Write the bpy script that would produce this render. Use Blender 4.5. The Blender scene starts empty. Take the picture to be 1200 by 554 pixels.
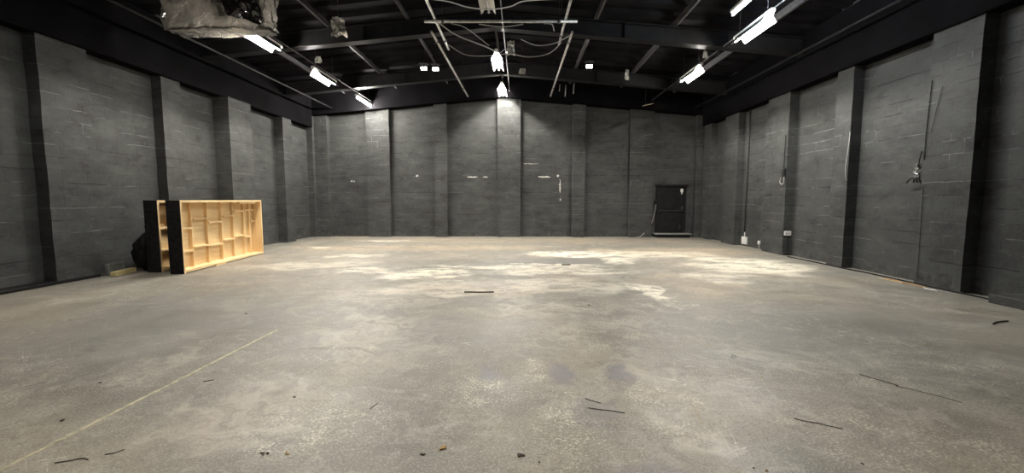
import bpy, bmesh, math, random
from mathutils import Vector, Matrix, noise as mnoise
R = math.radians
random.seed(7)
S = bpy.context.scene
COL = S.collection

# ------------------------------------------------------------------ camera, world, exposure
cam_d = bpy.data.cameras.new('camera'); cam = bpy.data.objects.new('camera', cam_d); COL.objects.link(cam)
cam_d.sensor_width = 36.0; cam_d.lens = 15.0; cam_d.clip_end = 200; cam_d.clip_start = 0.05
cam.location = (0, 0, 1.5)
cam.rotation_euler = (R(90 - 4.916), 0, R(1.142))
S.camera = cam
W = bpy.data.worlds.new('world'); S.world = W; W.use_nodes = True
W.node_tree.nodes['Background'].inputs[0].default_value = (0.02, 0.02, 0.025, 1)
W.node_tree.nodes['Background'].inputs[1].default_value = 0.2
S.view_settings.view_transform = 'Standard'; S.view_settings.look = 'None'
S.view_settings.gamma = 1.0; S.view_settings.use_curve_mapping = False
S.view_settings.exposure = 0.0
S.cycles.max_bounces = 8; S.cycles.diffuse_bounces = 5; S.cycles.glossy_bounces = 4
S.cycles.sample_clamp_indirect = 6.0
S.cycles.use_denoising = True
WARM = (1.0, 0.955, 0.87); COOL = (0.80, 0.90, 1.0)
LAMP = 1330.0          # emission of a fluorescent tube
FLOOD = 25.0          # emission of a small floodlight face

# ------------------------------------------------------------------ node helpers
class NT:
    def __init__(s, name):
        s.m = bpy.data.materials.new(name); s.m.use_nodes = True
        s.t = s.m.node_tree; s.n = s.t.nodes
        s.bsdf = s.n['Principled BSDF']
    def new(s, ty, **kw):
        n = s.n.new(ty)
        for k, v in kw.items(): setattr(n, k, v)
        return n
    def put(s, sock, v):
        if v is None: return
        if isinstance(v, bpy.types.NodeSocket): s.t.links.new(v, sock)
        else:
            if sock.type == 'RGBA' and len(v) == 3: v = (*v, 1)
            sock.default_value = v
    def math(s, op, a, b=None, c=None, clamp=False):
        n = s.new('ShaderNodeMath', operation=op, use_clamp=clamp)
        s.put(n.inputs[0], a); s.put(n.inputs[1], b); s.put(n.inputs[2], c); return n.outputs[0]
    def vmath(s, op, a, b=None):
        n = s.new('ShaderNodeVectorMath', operation=op); s.put(n.inputs[0], a)
        if b is not None: s.put(n.inputs[1], b)
        return n.outputs['Value'] if op in ('LENGTH', 'DISTANCE', 'DOT_PRODUCT') else n.outputs[0]
    def pos(s): return s.new('ShaderNodeNewGeometry').outputs['Position']
    def obj(s): return s.new('ShaderNodeTexCoord').outputs['Object']
    def sep(s, v):
        n = s.new('ShaderNodeSeparateXYZ'); s.put(n.inputs[0], v); return n.outputs
    def comb(s, x, y, z=0.0):
        n = s.new('ShaderNodeCombineXYZ'); s.put(n.inputs[0], x); s.put(n.inputs[1], y); s.put(n.inputs[2], z); return n.outputs[0]
    def noise(s, v, scale, detail=4.0, rough=0.55, dist=0.0):
        n = s.new('ShaderNodeTexNoise'); s.put(n.inputs['Vector'], v)
        n.inputs['Scale'].default_value = scale; n.inputs['Detail'].default_value = detail
        n.inputs['Roughness'].default_value = rough; n.inputs['Distortion'].default_value = dist
        return n.outputs[0]
    def ncol(s, v, scale, detail=2.0):
        n = s.new('ShaderNodeTexNoise'); s.put(n.inputs['Vector'], v)
        n.inputs['Scale'].default_value = scale; n.inputs['Detail'].default_value = detail
        return n.outputs[1]
    def ramp(s, v, a, b, lo=0.0, hi=1.0):
        n = s.new('ShaderNodeMapRange', interpolation_type='SMOOTHSTEP'); s.put(n.inputs[0], v)
        n.inputs[1].default_value = a; n.inputs[2].default_value = b; n.inputs[3].default_value = lo; n.inputs[4].default_value = hi
        return n.outputs[0]
    def mix(s, f, a, b, mode='MIX'):
        n = s.new('ShaderNodeMix', data_type='RGBA', blend_type=mode)
        s.put(n.inputs[0], f); s.put(n.inputs[6], a); s.put(n.inputs[7], b); return n.outputs[2]
    def bump(s, h, strength=0.3, dist=0.01):
        n = s.new('ShaderNodeBump'); s.put(n.inputs['Height'], h)
        n.inputs['Strength'].default_value = strength; n.inputs['Distance'].default_value = dist
        s.t.links.new(n.outputs[0], s.bsdf.inputs['Normal'])
    def set(s, **kw):
        for k, v in kw.items(): s.put(s.bsdf.inputs[k.replace('_', ' ')], v)
        return s

def simple(name, col, rough=0.6, metal=0.0, var=0.25, scale=14.0, bump=0.0, spec=0.5):
    k = NT(name); p = k.obj(); n = k.noise(p, scale, 5.0, 0.6)
    f = k.ramp(n, 0.3, 0.7)
    k.set(Base_Color=k.mix(f, tuple(c * (1 - var) for c in col), tuple(min(1, c * (1 + var)) for c in col)),
          Roughness=rough, Metallic=metal)
    k.bsdf.inputs['Specular IOR Level'].default_value = spec
    if bump: k.bump(n, bump, 0.01)
    return k.m

def emissive(name, col, strength):
    k = NT(name); k.set(Base_Color=col, Emission_Color=col, Emission_Strength=strength, Roughness=0.4)
    return k.m

# ------------------------------------------------------------------ materials
def spot_masks(k, u, v, spots):
    out = None
    for (cu, cv, ru, rv) in spots:
        a = k.math('DIVIDE', k.math('SUBTRACT', u, cu), ru); b = k.math('DIVIDE', k.math('SUBTRACT', v, cv), rv)
        d = k.math('ADD', k.math('POWER', k.math('ABSOLUTE', a), 2.0), k.math('POWER', k.math('ABSOLUTE', b), 2.0))
        m = k.ramp(d, 0.6, 1.2, 1.0, 0.0)
        out = m if out is None else k.math('MAXIMUM', out, m)
    return out

def mat_block(name, col, chalk=0.5, spots=()):
    k = NT(name); p = k.pos(); x, y, z = k.sep(p)
    wob = k.noise(p, 1.6, 3.0)
    zz = k.math('ADD', z, k.math('MULTIPLY', k.math('SUBTRACT', wob, 0.5), 0.05))
    uv = k.comb(k.math('ADD', x, y), zz)
    b = k.new('ShaderNodeTexBrick'); k.put(b.inputs['Vector'], uv)
    b.inputs['Scale'].default_value = 1.0; b.inputs['Brick Width'].default_value = 0.45; b.inputs['Row Height'].default_value = 0.225
    b.inputs['Mortar Size'].default_value = 0.008; b.inputs['Mortar Smooth'].default_value = 0.35
    b.inputs['Color1'].default_value = (*[c * 0.88 for c in col], 1); b.inputs['Color2'].default_value = (*[c * 1.12 for c in col], 1)
    b.inputs['Mortar'].default_value = (*[c * 0.72 for c in col], 1)
    big = k.noise(p, 0.7, 4.0); fine = k.noise(p, 26.0, 6.0, 0.7); grit = k.noise(p, 9.0, 5.0, 0.65)
    c = k.mix(k.ramp(big, 0.3, 0.7), b.outputs[0], k.mix(0.5, b.outputs[0], tuple(q * 1.5 for q in col)))
    c = k.mix(k.ramp(fine, 0.35, 0.75), c, k.mix(0.45, c, tuple(q * 2.0 for q in col)))
    # blotchy paint, bed joints showing as broken chalky or dark lines
    u_ = k.math('ADD', x, y)
    sm = k.noise(k.comb(u_, k.math('MULTIPLY', z, 1.8)), 1.5, 8.0, 0.7)
    c = k.mix(k.math('MULTIPLY', k.ramp(sm, 0.47, 0.66), 0.6), c, tuple(q * 1.9 for q in col))
    c = k.mix(k.math('MULTIPLY', k.ramp(sm, 0.47, 0.32), 0.6), c, tuple(q * 0.5 for q in col))
    zj = k.math('ADD', zz, k.math('MULTIPLY', k.math('SUBTRACT', k.noise(p, 6.0, 3.0), 0.5), 0.03))
    fr = k.math('ABSOLUTE', k.math('SUBTRACT', k.math('FRACT', k.math('ADD', k.math('DIVIDE', zj, 0.225), 0.5)), 0.5))
    jn = k.ramp(fr, 0.015, 0.05, 1.0, 0.0)
    sel = k.noise(k.comb(k.math('MULTIPLY', u_, 0.7), k.math('MULTIPLY', z, 3.0), 5.0), 1.3, 4.0, 0.65)
    c = k.mix(k.math('MULTIPLY', k.math('MULTIPLY', jn, k.ramp(sel, 0.47, 0.40)), 0.75), c, tuple(q * 0.3 for q in col))
    c = k.mix(k.math('MULTIPLY', k.math('MULTIPLY', jn, k.ramp(sel, 0.53, 0.62)), chalk), c, tuple(q * 4.2 for q in col))
    # chalky worn mortar lines, broken up
    line = k.math('MULTIPLY', b.outputs[1], k.ramp(k.noise(p, 1.3, 5.0, 0.7), 0.57, 0.68))
    c = k.mix(k.math('MULTIPLY', line, chalk), c, tuple(min(1, q * 5.0) for q in col))
    # chipped paint specks
    chip = k.ramp(k.noise(k.comb(k.math('ADD', x, y), z), 15.0, 3.0, 0.6), 0.735, 0.765)
    chip = k.math('MULTIPLY', chip, k.ramp(k.noise(p, 0.9, 2.0), 0.5, 0.6))
    c = k.mix(k.math('MULTIPLY', chip, 0.7), c, (0.35, 0.34, 0.31))
    if spots:
        u = k.math('ADD', k.math('ADD', x, y), k.math('MULTIPLY', k.math('SUBTRACT', k.noise(p, 18.0, 4.0), 0.5), 0.16))
        v = k.math('ADD', z, k.math('MULTIPLY', k.math('SUBTRACT', k.noise(p, 11.0, 4.0), 0.5), 0.08))
        m = spot_masks(k, u, v, spots)
        m = k.math('MULTIPLY', m, k.ramp(grit, 0.38, 0.5))
        c = k.mix(m, c, (0.55, 0.54, 0.50))
    # dusty foot of the wall
    dust = k.math('MULTIPLY', k.ramp(z, 0.02, 0.35, 1.0, 0.0), k.ramp(grit, 0.45, 0.7))
    c = k.mix(k.math('MULTIPLY', dust, 0.25), c, (0.22, 0.2, 0.17))
    k.set(Base_Color=c, Roughness=k.ramp(fine, 0.3, 0.7, 0.5, 0.75))
    k.bsdf.inputs['Specular IOR Level'].default_value = 0.10
    h = k.math('ADD', k.math('MULTIPLY', b.outputs[1], -0.4), k.math('MULTIPLY', k.math('ADD', fine, grit), 0.35))
    k.bump(h, 0.55, 0.012)
    return k.m

def mat_floor():
    k = NT('worn_floor_paint'); p = k.pos(); x, y, z = k.sep(p)
    wn = k.vmath('SUBTRACT', k.ncol(p, 1.1, 4.0), (0.5, 0.5, 0.5)); wn2 = k.vmath('SUBTRACT', k.ncol(p, 5.0, 4.0), (0.5, 0.5, 0.5))
    def scaled(v, sc):
        n = k.new('ShaderNodeVectorMath', operation='SCALE'); k.put(n.inputs[0], v); n.inputs['Scale'].default_value = sc; return n.outputs[0]
    q = k.vmath('ADD', k.vmath('ADD', p, scaled(wn, 1.6)), scaled(wn2, 0.55)); qx, qy, qz = k.sep(q)
    q2 = k.vmath('ADD', p, scaled(wn2, 0.22)); q2x, q2y, _ = k.sep(q2)
    def patches(lst, ux, uy):
        out = None
        for (cx, cy, rx, ry, ang, w) in lst:
            dx = k.math('SUBTRACT', ux, cx); dy = k.math('SUBTRACT', uy, cy); ca, sa = math.cos(R(ang)), math.sin(R(ang))
            a = k.math('ADD', k.math('MULTIPLY', dx, ca / rx), k.math('MULTIPLY', dy, sa / rx))
            b = k.math('ADD', k.math('MULTIPLY', dx, -sa / ry), k.math('MULTIPLY', dy, ca / ry))
            d = k.math('ADD', k.math('MULTIPLY', a, a), k.math('MULTIPLY', b, b))
            m = k.ramp(d, 0.25, 1.25, w, 0.0)
            out = m if out is None else k.math('MAXIMUM', out, m)
        return out
    big = k.noise(p, 0.35, 5.0, 0.6); mid = k.noise(p, 1.7, 6.0, 0.65); fine = k.noise(p, 14.0, 6.0, 0.7); grain = k.noise(p, 70.0, 3.0, 0.7)
    sx = k.noise(k.comb(k.math('MULTIPLY', k.math('ADD', qx, k.math('MULTIPLY', y, 0.4)), 0.55), k.math('MULTIPLY', qy, 1.8)), 2.6, 8.0, 0.75)     # drag marks across the hall
    sy = k.noise(k.comb(k.math('MULTIPLY', k.math('ADD', qx, k.math('MULTIPLY', y, 0.25)), 1.6), k.math('MULTIPLY', y, 0.5)), 2.2, 8.0, 0.75)      # drag marks along it
    base = k.mix(k.ramp(mid, 0.3, 0.72), FL_DARK, FL_MID)
    base = k.mix(k.ramp(big, 0.42, 0.62), base, k.mix(0.5, base, FL_WARM))
    base = k.mix(k.math('MULTIPLY', k.ramp(sy, 0.5, 0.68), 0.5), base, FL_LIGHT)
    base = k.mix(k.math('MULTIPLY', k.ramp(sx, 0.5, 0.68), 0.5), base, FL_LIGHT)
    blot = k.noise(p, 0.9, 8.0, 0.72, 0.6)
    base = k.mix(k.math('MULTIPLY', k.ramp(blot, 0.52, 0.66), 0.65), base, k.mix(0.6, base, FL_DARK))
    base = k.mix(k.math('MULTIPLY', k.ramp(blot, 0.46, 0.34), 0.5), base, FL_LIGHT)
    base = k.mix(k.math('MULTIPLY', k.ramp(fine, 0.5, 0.66), 0.7), base, k.mix(0.75, base, FL_DARK))
    base = k.mix(k.math('MULTIPLY', k.ramp(grain, 0.5, 0.66), 0.6), base, FL_LIGHT)
    base = k.mix(k.math('MULTIPLY', k.ramp(grain, 0.46, 0.36), 0.45), base, FL_DARK)
    # tan dusty band in front of the back wall, grey repaired zone
    tan = patches([(-3.5, 13.2, 4.5, 0.9, 0, .8), (4.5, 12.4, 2.6, 1.2, 0, .7), (3.0, 7.6, 1.0, 1.3, 0, .5), (0, 15.8, 8, 1.0, 0, .45), (-0.6, 6.9, 1.5, 0.5, 0, .4)], qx, qy)
    base = k.mix(k.math('MULTIPLY', tan, k.ramp(sx, 0.35, 0.65)), base, (0.47, 0.36, 0.24))
    dst = patches([(-1.5, 4.6, .9, .9, 0, .6), (-2.0, 6.6, 1.2, .8, 0, .6), (.2, 5.4, .7, .9, 0, .5), (-1.9, 3.0, .8, .5, 0, .5), (1.2, 3.3, .4, .9, 0, .5), (-.3, 7.6, 1.5, .6, 0, .5)], qx, qy)
    base = k.mix(k.math('MULTIPLY', dst, k.ramp(sx, 0.36, 0.6)), base, (0.50, 0.44, 0.375))
    gry = patches([(0.4, 10.2, 2.0, 1.0, 0, .7), (-4.6, 5.2, 1.6, 1.6, 0, .45), (-0.5, 4.6, 1.2, 1.0, 0, .4), (4.6, 4.6, 2.4, 1.6, 0, .35)], qx, qy)
    base = k.mix(gry, base, (0.19, 0.185, 0.175))
    # bare pale concrete / plaster patches, broken into flakes
    pale = patches([(-1.9, 8.5, 1.05, 0.75, 12, 1.0), (-3.2, 8.9, 1.0, 0.35, 0, .7), (1.7, 11.8, 1.7, 0.85, 0, 1.0), (2.5, 10.6, 0.45, 0.7, 0, .8),
                    (2.15, 6.9, 0.26, 0.95, 16, 1.0), (5.2, 9.9, 1.5, 1.5, 0, .85), (3.9, 8.4, 0.8, 0.6, 0, .6), (-6.2, 13.3, 0.5, .25, 0, .8), (-4.3, 11.2, 0.9, 0.3, 20, .6),
                    (-0.2, 9.6, 2.2, 0.4, 0, .75), (0.9, 8.9, 1.6, .5, 0, .6), (3.3, 11.8, 2.2, .8, 0, .6), (-1.5, 7.0, 1.2, .7, 0, .45), (0.6, 7.4, 1.5, .7, 0, .4), (-4.8, 9.6, 1.5, .5, 10, .45), (-5.0, 15.5, 1.2, 0.3, 0, .7)], qx, qy)
    flake = k.ramp(k.math('ADD', k.math('MULTIPLY', k.noise(k.comb(k.math('MULTIPLY', x, 0.6), y), 2.4, 9.0, 0.75), 0.75), k.math('MULTIPLY', fine, 0.25)), 0.41, 0.55)
    base = k.mix(k.math('MULTIPLY', pale, flake), base, FL_PALE)
    # speckled flaking in the foreground
    spk = patches([(0.32, 2.75, 0.26, 0.55, 8, 1.0), (1.08, 3.0, 0.32, 0.55, 0, 1.0), (-0.3, 3.25, 0.42, 0.35, 0, .8), (0.12, 3.7, .12, .3, 0, .9), (-1.35, 2.7, 0.6, 0.45, 0, .85),
                   (-0.95, 3.9, .5, .5, 0, .5), (2.3, 2.6, .9, .45, -20, .7), (2.9, 3.6, .8, .4, 0, .6), (0.7, 4.6, .9, .5, 0, .6), (-4.2, 3.2, 1.3, .6, 0, .45), (3.6, 3.9, 1.2, .5, 0, .5), (-2.0, 5.6, 1.2, .6, 0, .45), (1.3, 5.5, .5, .6, 0, .6)], q2x, q2y)
    vor = k.math('ADD', k.math('MULTIPLY', k.noise(p, 48.0, 5.0, 0.8), 0.7), k.math('MULTIPLY', k.noise(p, 4.0, 4.0, 0.7), 0.3))
    base = k.mix(k.math('MULTIPLY', spk, k.ramp(vor, 0.51, 0.62, 0.0, 0.85)), base, FL_PALE)
    base = k.mix(k.math('MULTIPLY', k.ramp(k.noise(p, 38.0, 4.0, 0.75), 0.62, 0.70), 0.6), base, FL_PALE)
    # hairline scratches
    for (ang, ph) in ((24, 0.0), (-38, 7.3), (80, 3.1)):
        ca, sa = math.cos(R(ang)), math.sin(R(ang))
        u = k.math('ADD', k.math('MULTIPLY', x, ca), k.math('MULTIPLY', y, sa)); v = k.math('ADD', k.math('MULTIPLY', x, -sa), k.math('MULTIPLY', y, ca))
        n = k.noise(k.comb(k.math('MULTIPLY', u, 0.5), k.math('MULTIPLY', v, 9.0), ph), 2.2, 1.0, 0.4)
        ln = k.math('MULTIPLY', k.ramp(k.math('ABSOLUTE', k.math('SUBTRACT', n, 0.56)), 0.0, 0.006, 1.0, 0.0), k.ramp(k.noise(p, 0.9, 2.0), 0.53, 0.62))
        base = k.mix(k.math('MULTIPLY', ln, 0.6), base, FL_PALE)
    # old bluish paint blots and black scuffs
    blue = patches([(0.36, 3.6, 0.14, 0.22, 0, .9), (0.86, 3.62, 0.13, 0.2, 0, .9), (-0.28, 3.6, 0.1, 0.18, 0, .8), (0.8, 2.2, .3, .12, 0, .6), (0.5, 2.95, .18, .25, 0, .4)], q2x, q2y)
    base = k.mix(k.math('MULTIPLY', blue, 0.6), base, (0.16, 0.155, 0.19))
    scuff = k.math('MULTIPLY', k.ramp(k.noise(p, 17.0, 5.0, 0.7), 0.68, 0.74), k.ramp(mid, 0.5, 0.62))
    base = k.mix(k.math('MULTIPLY', scuff, 0.75), base, (0.05, 0.045, 0.04))
    # darker margin along the side walls
    mg = k.math('MAXIMUM', k.ramp(x, -7.0, -8.4, 0.0, 1.0), k.ramp(x, 5.6, 7.4, 0.0, 1.0))
    base = k.mix(k.math('MULTIPLY', mg, k.ramp(mid, 0.3, 0.7, 0.2, 0.65)), base, (0.12, 0.12, 0.105))
    k.set(Base_Color=base, Roughness=k.ramp(mid, 0.3, 0.7, 0.42, 0.62))
    k.bsdf.inputs['Specular IOR Level'].default_value = 0.5
    k.bump(k.math('ADD', k.math('MULTIPLY', fine, 0.5), k.math('ADD', mid, k.math('MULTIPLY', grain, 0.2))), 0.25, 0.006)
    return k.m

FL_DARK = (0.125, 0.115, 0.096); FL_MID = (0.255, 0.237, 0.202); FL_WARM = (0.36, 0.30, 0.225); FL_LIGHT = (0.46, 0.43, 0.365); FL_PALE = (0.80, 0.74, 0.60)

def mat_wood(name, a, b, axis=1, scale=3.0):
    k = NT(name); p = k.obj(); c = list(k.sep(p))
    w = [9.0, 9.0, 9.0]; w[axis] = 0.7
    v = k.comb(*[k.math('MULTIPLY', c[i], w[i]) for i in range(3)])
    g = k.noise(v, scale, 5.0, 0.6, 0.6); l = k.noise(p, 1.5, 3.0)
    col = k.mix(k.ramp(g, 0.3, 0.7), a, b); col = k.mix(k.math('MULTIPLY', k.ramp(l, 0.4, 0.7), 0.3), col, tuple(q * 0.75 for q in a))
    k.set(Base_Color=col, Roughness=0.62); k.bump(g, 0.15, 0.003)
    return k.m

def mat_plastic():
    k = NT('crinkled_plastic_sheet'); p = k.obj(); n = k.noise(p, 5.0, 5.0, 0.6, 1.2)
    k.set(Base_Color=k.mix(k.ramp(n, 0.35, 0.65), (0.015, 0.014, 0.013), (0.075, 0.07, 0.062)), Roughness=0.13)
    k.bsdf.inputs['Specular IOR Level'].default_value = 1.0; k.bsdf.inputs['Coat Weight'].default_value = 1.0; k.bsdf.inputs['Coat Roughness'].default_value = 0.1
    tr = k.new('ShaderNodeBsdfTranslucent'); tr.inputs[0].default_value = (0.40, 0.36, 0.31, 1)
    mx = k.new('ShaderNodeMixShader'); mx.inputs[0].default_value = 0.15
    out = k.n['Material Output']
    k.t.links.new(k.bsdf.outputs[0], mx.inputs[1]); k.t.links.new(tr.outputs[0], mx.inputs[2]); k.t.links.new(mx.outputs[0], out.inputs[0])
    k.bump(k.noise(p, 3.2, 3.0, 0.5, 2.5), 0.35, 0.04)
    return k.m

BLK = (0.043, 0.0445, 0.0435)
M = {}
M['wall_side'] = mat_block('black_painted_block_side', BLK, 0.55)
M['wall_back'] = mat_block('black_painted_block_back', BLK, 0.35, spots=[])
M['floor'] = mat_floor()
M['roof'] = simple('black_painted_roof_sheet', (0.007, 0.0067, 0.008), 0.7, var=0.35, scale=3.0, spec=0.06)
M['board'] = simple('wall_top_shade_black', (0.0045, 0.0043, 0.005), 0.9, var=0.3, scale=2.0, spec=0.02)  # matt black standing in for the shade on the wall tops
M['steel'] = simple('black_painted_steel', (0.013, 0.0127, 0.0135), 0.5, var=0.3, scale=5.0, spec=0.15)
M['pipe'] = simple('grey_galvanised_pipe', (0.48, 0.48, 0.46), 0.42, metal=0.6, var=0.3, scale=9.0)
M['conduit'] = simple('dull_conduit', (0.06, 0.058, 0.06), 0.5, var=0.3, scale=9.0, spec=0.2)
M['white_metal'] = simple('white_enamel', (0.75, 0.74, 0.70), 0.4, var=0.06, scale=6.0)
M['black_paint'] = simple('black_timber_paint', (0.012, 0.0115, 0.012), 0.6, var=0.5, scale=11.0, bump=0.2, spec=0.12)
M['black_plastic'] = simple('black_plastic', (0.02, 0.02, 0.02), 0.4, var=0.3)
M['door'] = simple('black_door_paint', (0.012, 0.012, 0.013), 0.5, var=0.35, scale=6.0, spec=0.12)
M['cable_black'] = simple('black_cable_sheath', (0.012, 0.012, 0.012), 0.6, var=0.2, spec=0.1)
M['cable_white'] = simple('white_cable_sheath', (0.75, 0.75, 0.76), 0.4, var=0.05)
M['cable_grey'] = simple('grey_cable_sheath', (0.33, 0.32, 0.31), 0.5, var=0.15)
M['socket'] = simple('white_socket_plastic', (0.7, 0.7, 0.68), 0.4, var=0.05)
M['chrome'] = simple('bright_metal', (0.8, 0.8, 0.8), 0.2, metal=1.0, var=0.05)
M['ply'] = mat_wood('pale_plywood', (0.72, 0.50, 0.25), (0.80, 0.60, 0.33), 1)
M['timber'] = mat_wood('pale_softwood', (0.76, 0.54, 0.27), (0.86, 0.67, 0.38), 1)
M['timber_v'] = mat_wood('pale_softwood_upright', (0.72, 0.50, 0.25), (0.84, 0.64, 0.36), 2)
M['offcut'] = mat_wood('yellow_offcut', (0.62, 0.50, 0.22), (0.72, 0.62, 0.32), 1)
M['greyboard'] = simple('grey_painted_board', (0.17, 0.17, 0.16), 0.6, var=0.3, scale=8)
M['card'] = simple('tan_card', (0.40, 0.32, 0.22), 0.7, var=0.15)
M['tape'] = simple('worn_cream_tape', (0.45, 0.40, 0.28), 0.6, var=0.35, scale=16)
M['tape_old'] = simple('faded_tape', (0.30, 0.275, 0.22), 0.6, var=0.4, scale=12)
M['crumb'] = simple('tan_crumb', (0.42, 0.27, 0.11), 0.8, var=0.4, scale=40)
M['chipdark'] = simple('dark_wood_chip', (0.06, 0.048, 0.035), 0.8, var=0.4, scale=40)
M['chippale'] = simple('pale_wood_chip', (0.60, 0.50, 0.33), 0.8, var=0.2, scale=40)
M['orange'] = simple('orange_string', (0.50, 0.26, 0.08), 0.7, var=0.2)
M['plastic'] = mat_plastic()
M['plastic_black'] = simple('shiny_black_sheeting', (0.012, 0.0115, 0.011), 0.12, var=0.4, scale=6.0, bump=0.5, spec=0.9)
M['lump'] = simple('black_lump_film', (0.007, 0.007, 0.007), 0.4, var=0.3, scale=6.0, spec=0.15)
M['foil'] = simple('silvery_film', (0.65, 0.64, 0.60), 0.25, metal=0.7, var=0.15)
M['step'] = simple('grey_step_board', (0.20, 0.20, 0.185), 0.6, var=0.3, scale=9)
M['tube'] = emissive('lit_warm_tube', WARM, LAMP)
M['tube_cool'] = emissive('lit_cool_tube', COOL, LAMP * 0.25)
M['tube_dim'] = emissive('lit_weak_tube', WARM, LAMP * 0.25)  # weaker tube for the added unseen lamp of the left row
M['tube_off'] = simple('unlit_tube', (0.35, 0.34, 0.35), 0.3, var=0.03)
M['flood'] = emissive('lit_flood_face', (1, 0.98, 0.95), FLOOD)

# ------------------------------------------------------------------ mesh helpers
def BM(): return bmesh.new()
def add_box(bm, x0, x1, y0, y1, z0, z1, mi=0):
    vs = [bm.verts.new((x, y, z)) for z in (z0, z1) for y in (y0, y1) for x in (x0, x1)]
    for f in ((0, 2, 3, 1), (4, 5, 7, 6), (0, 1, 5, 4), (2, 6, 7, 3), (0, 4, 6, 2), (1, 3, 7, 5)):
        bm.faces.new([vs[i] for i in f]).material_index = mi
    return vs
def add_hexa(bm, v8):
    vs = [bm.verts.new(v) for v in v8]
    for f in ((0, 2, 3, 1), (4, 5, 7, 6), (0, 1, 5, 4), (2, 6, 7, 3), (0, 4, 6, 2), (1, 3, 7, 5)): bm.faces.new([vs[i] for i in f])
    return vs
def smooth_path(pts, n=6):
    P = [Vector(p) for p in pts]
    if len(P) < 3: return P
    out = []
    for i in range(len(P) - 1):
        a = P[max(i - 1, 0)]; b = P[i]; c = P[i + 1]; d = P[min(i + 2, len(P) - 1)]
        for j in range(n):
            t = j / n; t2 = t * t; t3 = t2 * t
            out.append(0.5 * ((2 * b) + (c - a) * t + (2 * a - 5 * b + 4 * c - d) * t2 + (3 * b - a - 3 * c + d) * t3))
    out.append(P[-1]); return out
def add_tube(bm, pts, r, seg=8, smooth=True, n=6):
    P = smooth_path(pts, n) if smooth else [Vector(p) for p in pts]
    rings = []; up = None
    for i, p in enumerate(P):
        t = (P[min(i + 1, len(P) - 1)] - P[max(i - 1, 0)])
        t = t.normalized() if t.length > 1e-9 else Vector((0, 0, 1))
        if up is None:
            up = t.orthogonal().normalized()
        up = (up - t * up.dot(t)); up = up.normalized() if up.length > 1e-6 else t.orthogonal().normalized()
        s = t.cross(up)
        rr = r[i] if isinstance(r, (list, tuple)) else r
        rings.append([bm.verts.new(p + (up * math.cos(a) + s * math.sin(a)) * rr) for a in [2 * math.pi * q / seg for q in range(seg)]])
    for A, B in zip(rings, rings[1:]):
        for q in range(seg): bm.faces.new((A[q], A[(q + 1) % seg], B[(q + 1) % seg], B[q])).smooth = True
    bm.faces.new(rings[0][::-1]); bm.faces.new(rings[-1])
def bevel(bm, w, seg=1):
    bmesh.ops.bevel(bm, geom=list(bm.edges), offset=w, segments=seg, affect='EDGES', profile=0.5)
def obj(name, bm, mat, parent=None, label=None, cat=None, group=None, kind=None, recenter=True, loc=None, rot=None):
    bmesh.ops.recalc_face_normals(bm, faces=bm.faces)
    if recenter and parent is None and loc is None:
        xs = [v.co for v in bm.verts]
        c = Vector(((min(v.x for v in xs) + max(v.x for v in xs)) / 2, (min(v.y for v in xs) + max(v.y for v in xs)) / 2, min(v.z for v in xs)))
        bmesh.ops.translate(bm, verts=bm.verts, vec=-c)
    else: c = Vector(loc) if loc is not None else Vector((0, 0, 0))
    me = bpy.data.meshes.new(name); bm.to_mesh(me); bm.free()
    for m in (mat if isinstance(mat, (list, tuple)) else [mat]): me.materials.append(m)
    o = bpy.data.objects.new(name, me); COL.objects.link(o); o.location = c
    if rot: o.rotation_euler = rot
    if parent: o.parent = parent
    tag(o, label, cat, group, kind)
    return o
def tag(o, label=None, cat=None, group=None, kind=None):
    if label: o['label'] = label
    if cat: o['category'] = cat
    if group: o['group'] = group
    if kind: o['kind'] = kind
    return o
def thing(name, label, cat, loc=(0, 0, 0), rotz=0.0, group=None, kind=None):
    o = bpy.data.objects.new(name, None); COL.objects.link(o); o.empty_display_size = 0.2
    o.location = loc; o.rotation_euler = (0, 0, rotz)
    return tag(o, label, cat, group, kind)
def copy_tree(o, parent=None):
    c = o.copy(); COL.objects.link(c)
    if parent: c.parent = parent
    for ch in list(o.children): copy_tree(ch, c)
    return c
def box_obj(name, dims, mat, bev=0.0, **kw):
    bm = BM(); add_box(bm, *dims)
    if bev: bevel(bm, bev)
    return obj(name, bm, mat, **kw)

# ------------------------------------------------------------------ room shell
XL, XR, YB, YF = -8.50, 7.33, 17.43, -4.0          # recessed wall faces
PL, PR, PB = -8.27, 7.10, 17.20                    # pilaster faces
RX = -0.70                                         # ridge
def z_beam(x): return 5.80 - 0.09 * abs(x - RX)    # underside of rafters
def z_purl(x): return z_beam(x) + 0.40
def z_deck(x): return z_beam(x) + 0.56
def zh(x, y):                                      # underside of the corrugated deck
    t = (y - (YF - 0.2)) % 0.66
    return z_deck(x) + (0.0 if t < .22 else .09 * (t - .22) / .06 if t < .28 else .09 if t < .60 else .09 * (.66 - t) / .06) + .003

bm = BM(); add_box(bm, XL - .3, XR + .3, YF - .3, YB + .3, -0.2, 0.0)
obj('floor', bm, M['floor'], kind='structure', label='worn grey brown painted concrete floor of the hall', cat='floor')
WT = 6.1
for nm, d, m, lb in (('wall_left', (XL - .3, XL, YF - .3, YB + .3, 0, WT), 'wall_side', 'black painted block wall on the left'),
                     ('wall_right', (XR, XR + .3, YF - .3, YB + .3, 0, WT), 'wall_side', 'black painted block wall on the right'),
                     ('wall_front', (XL, XR, YF - .3, YF, 0, 7.0), 'wall_side', 'black painted block wall behind the viewer')):
    box_obj(nm, d, M[m], kind='structure', label=lb, cat='wall')

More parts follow.
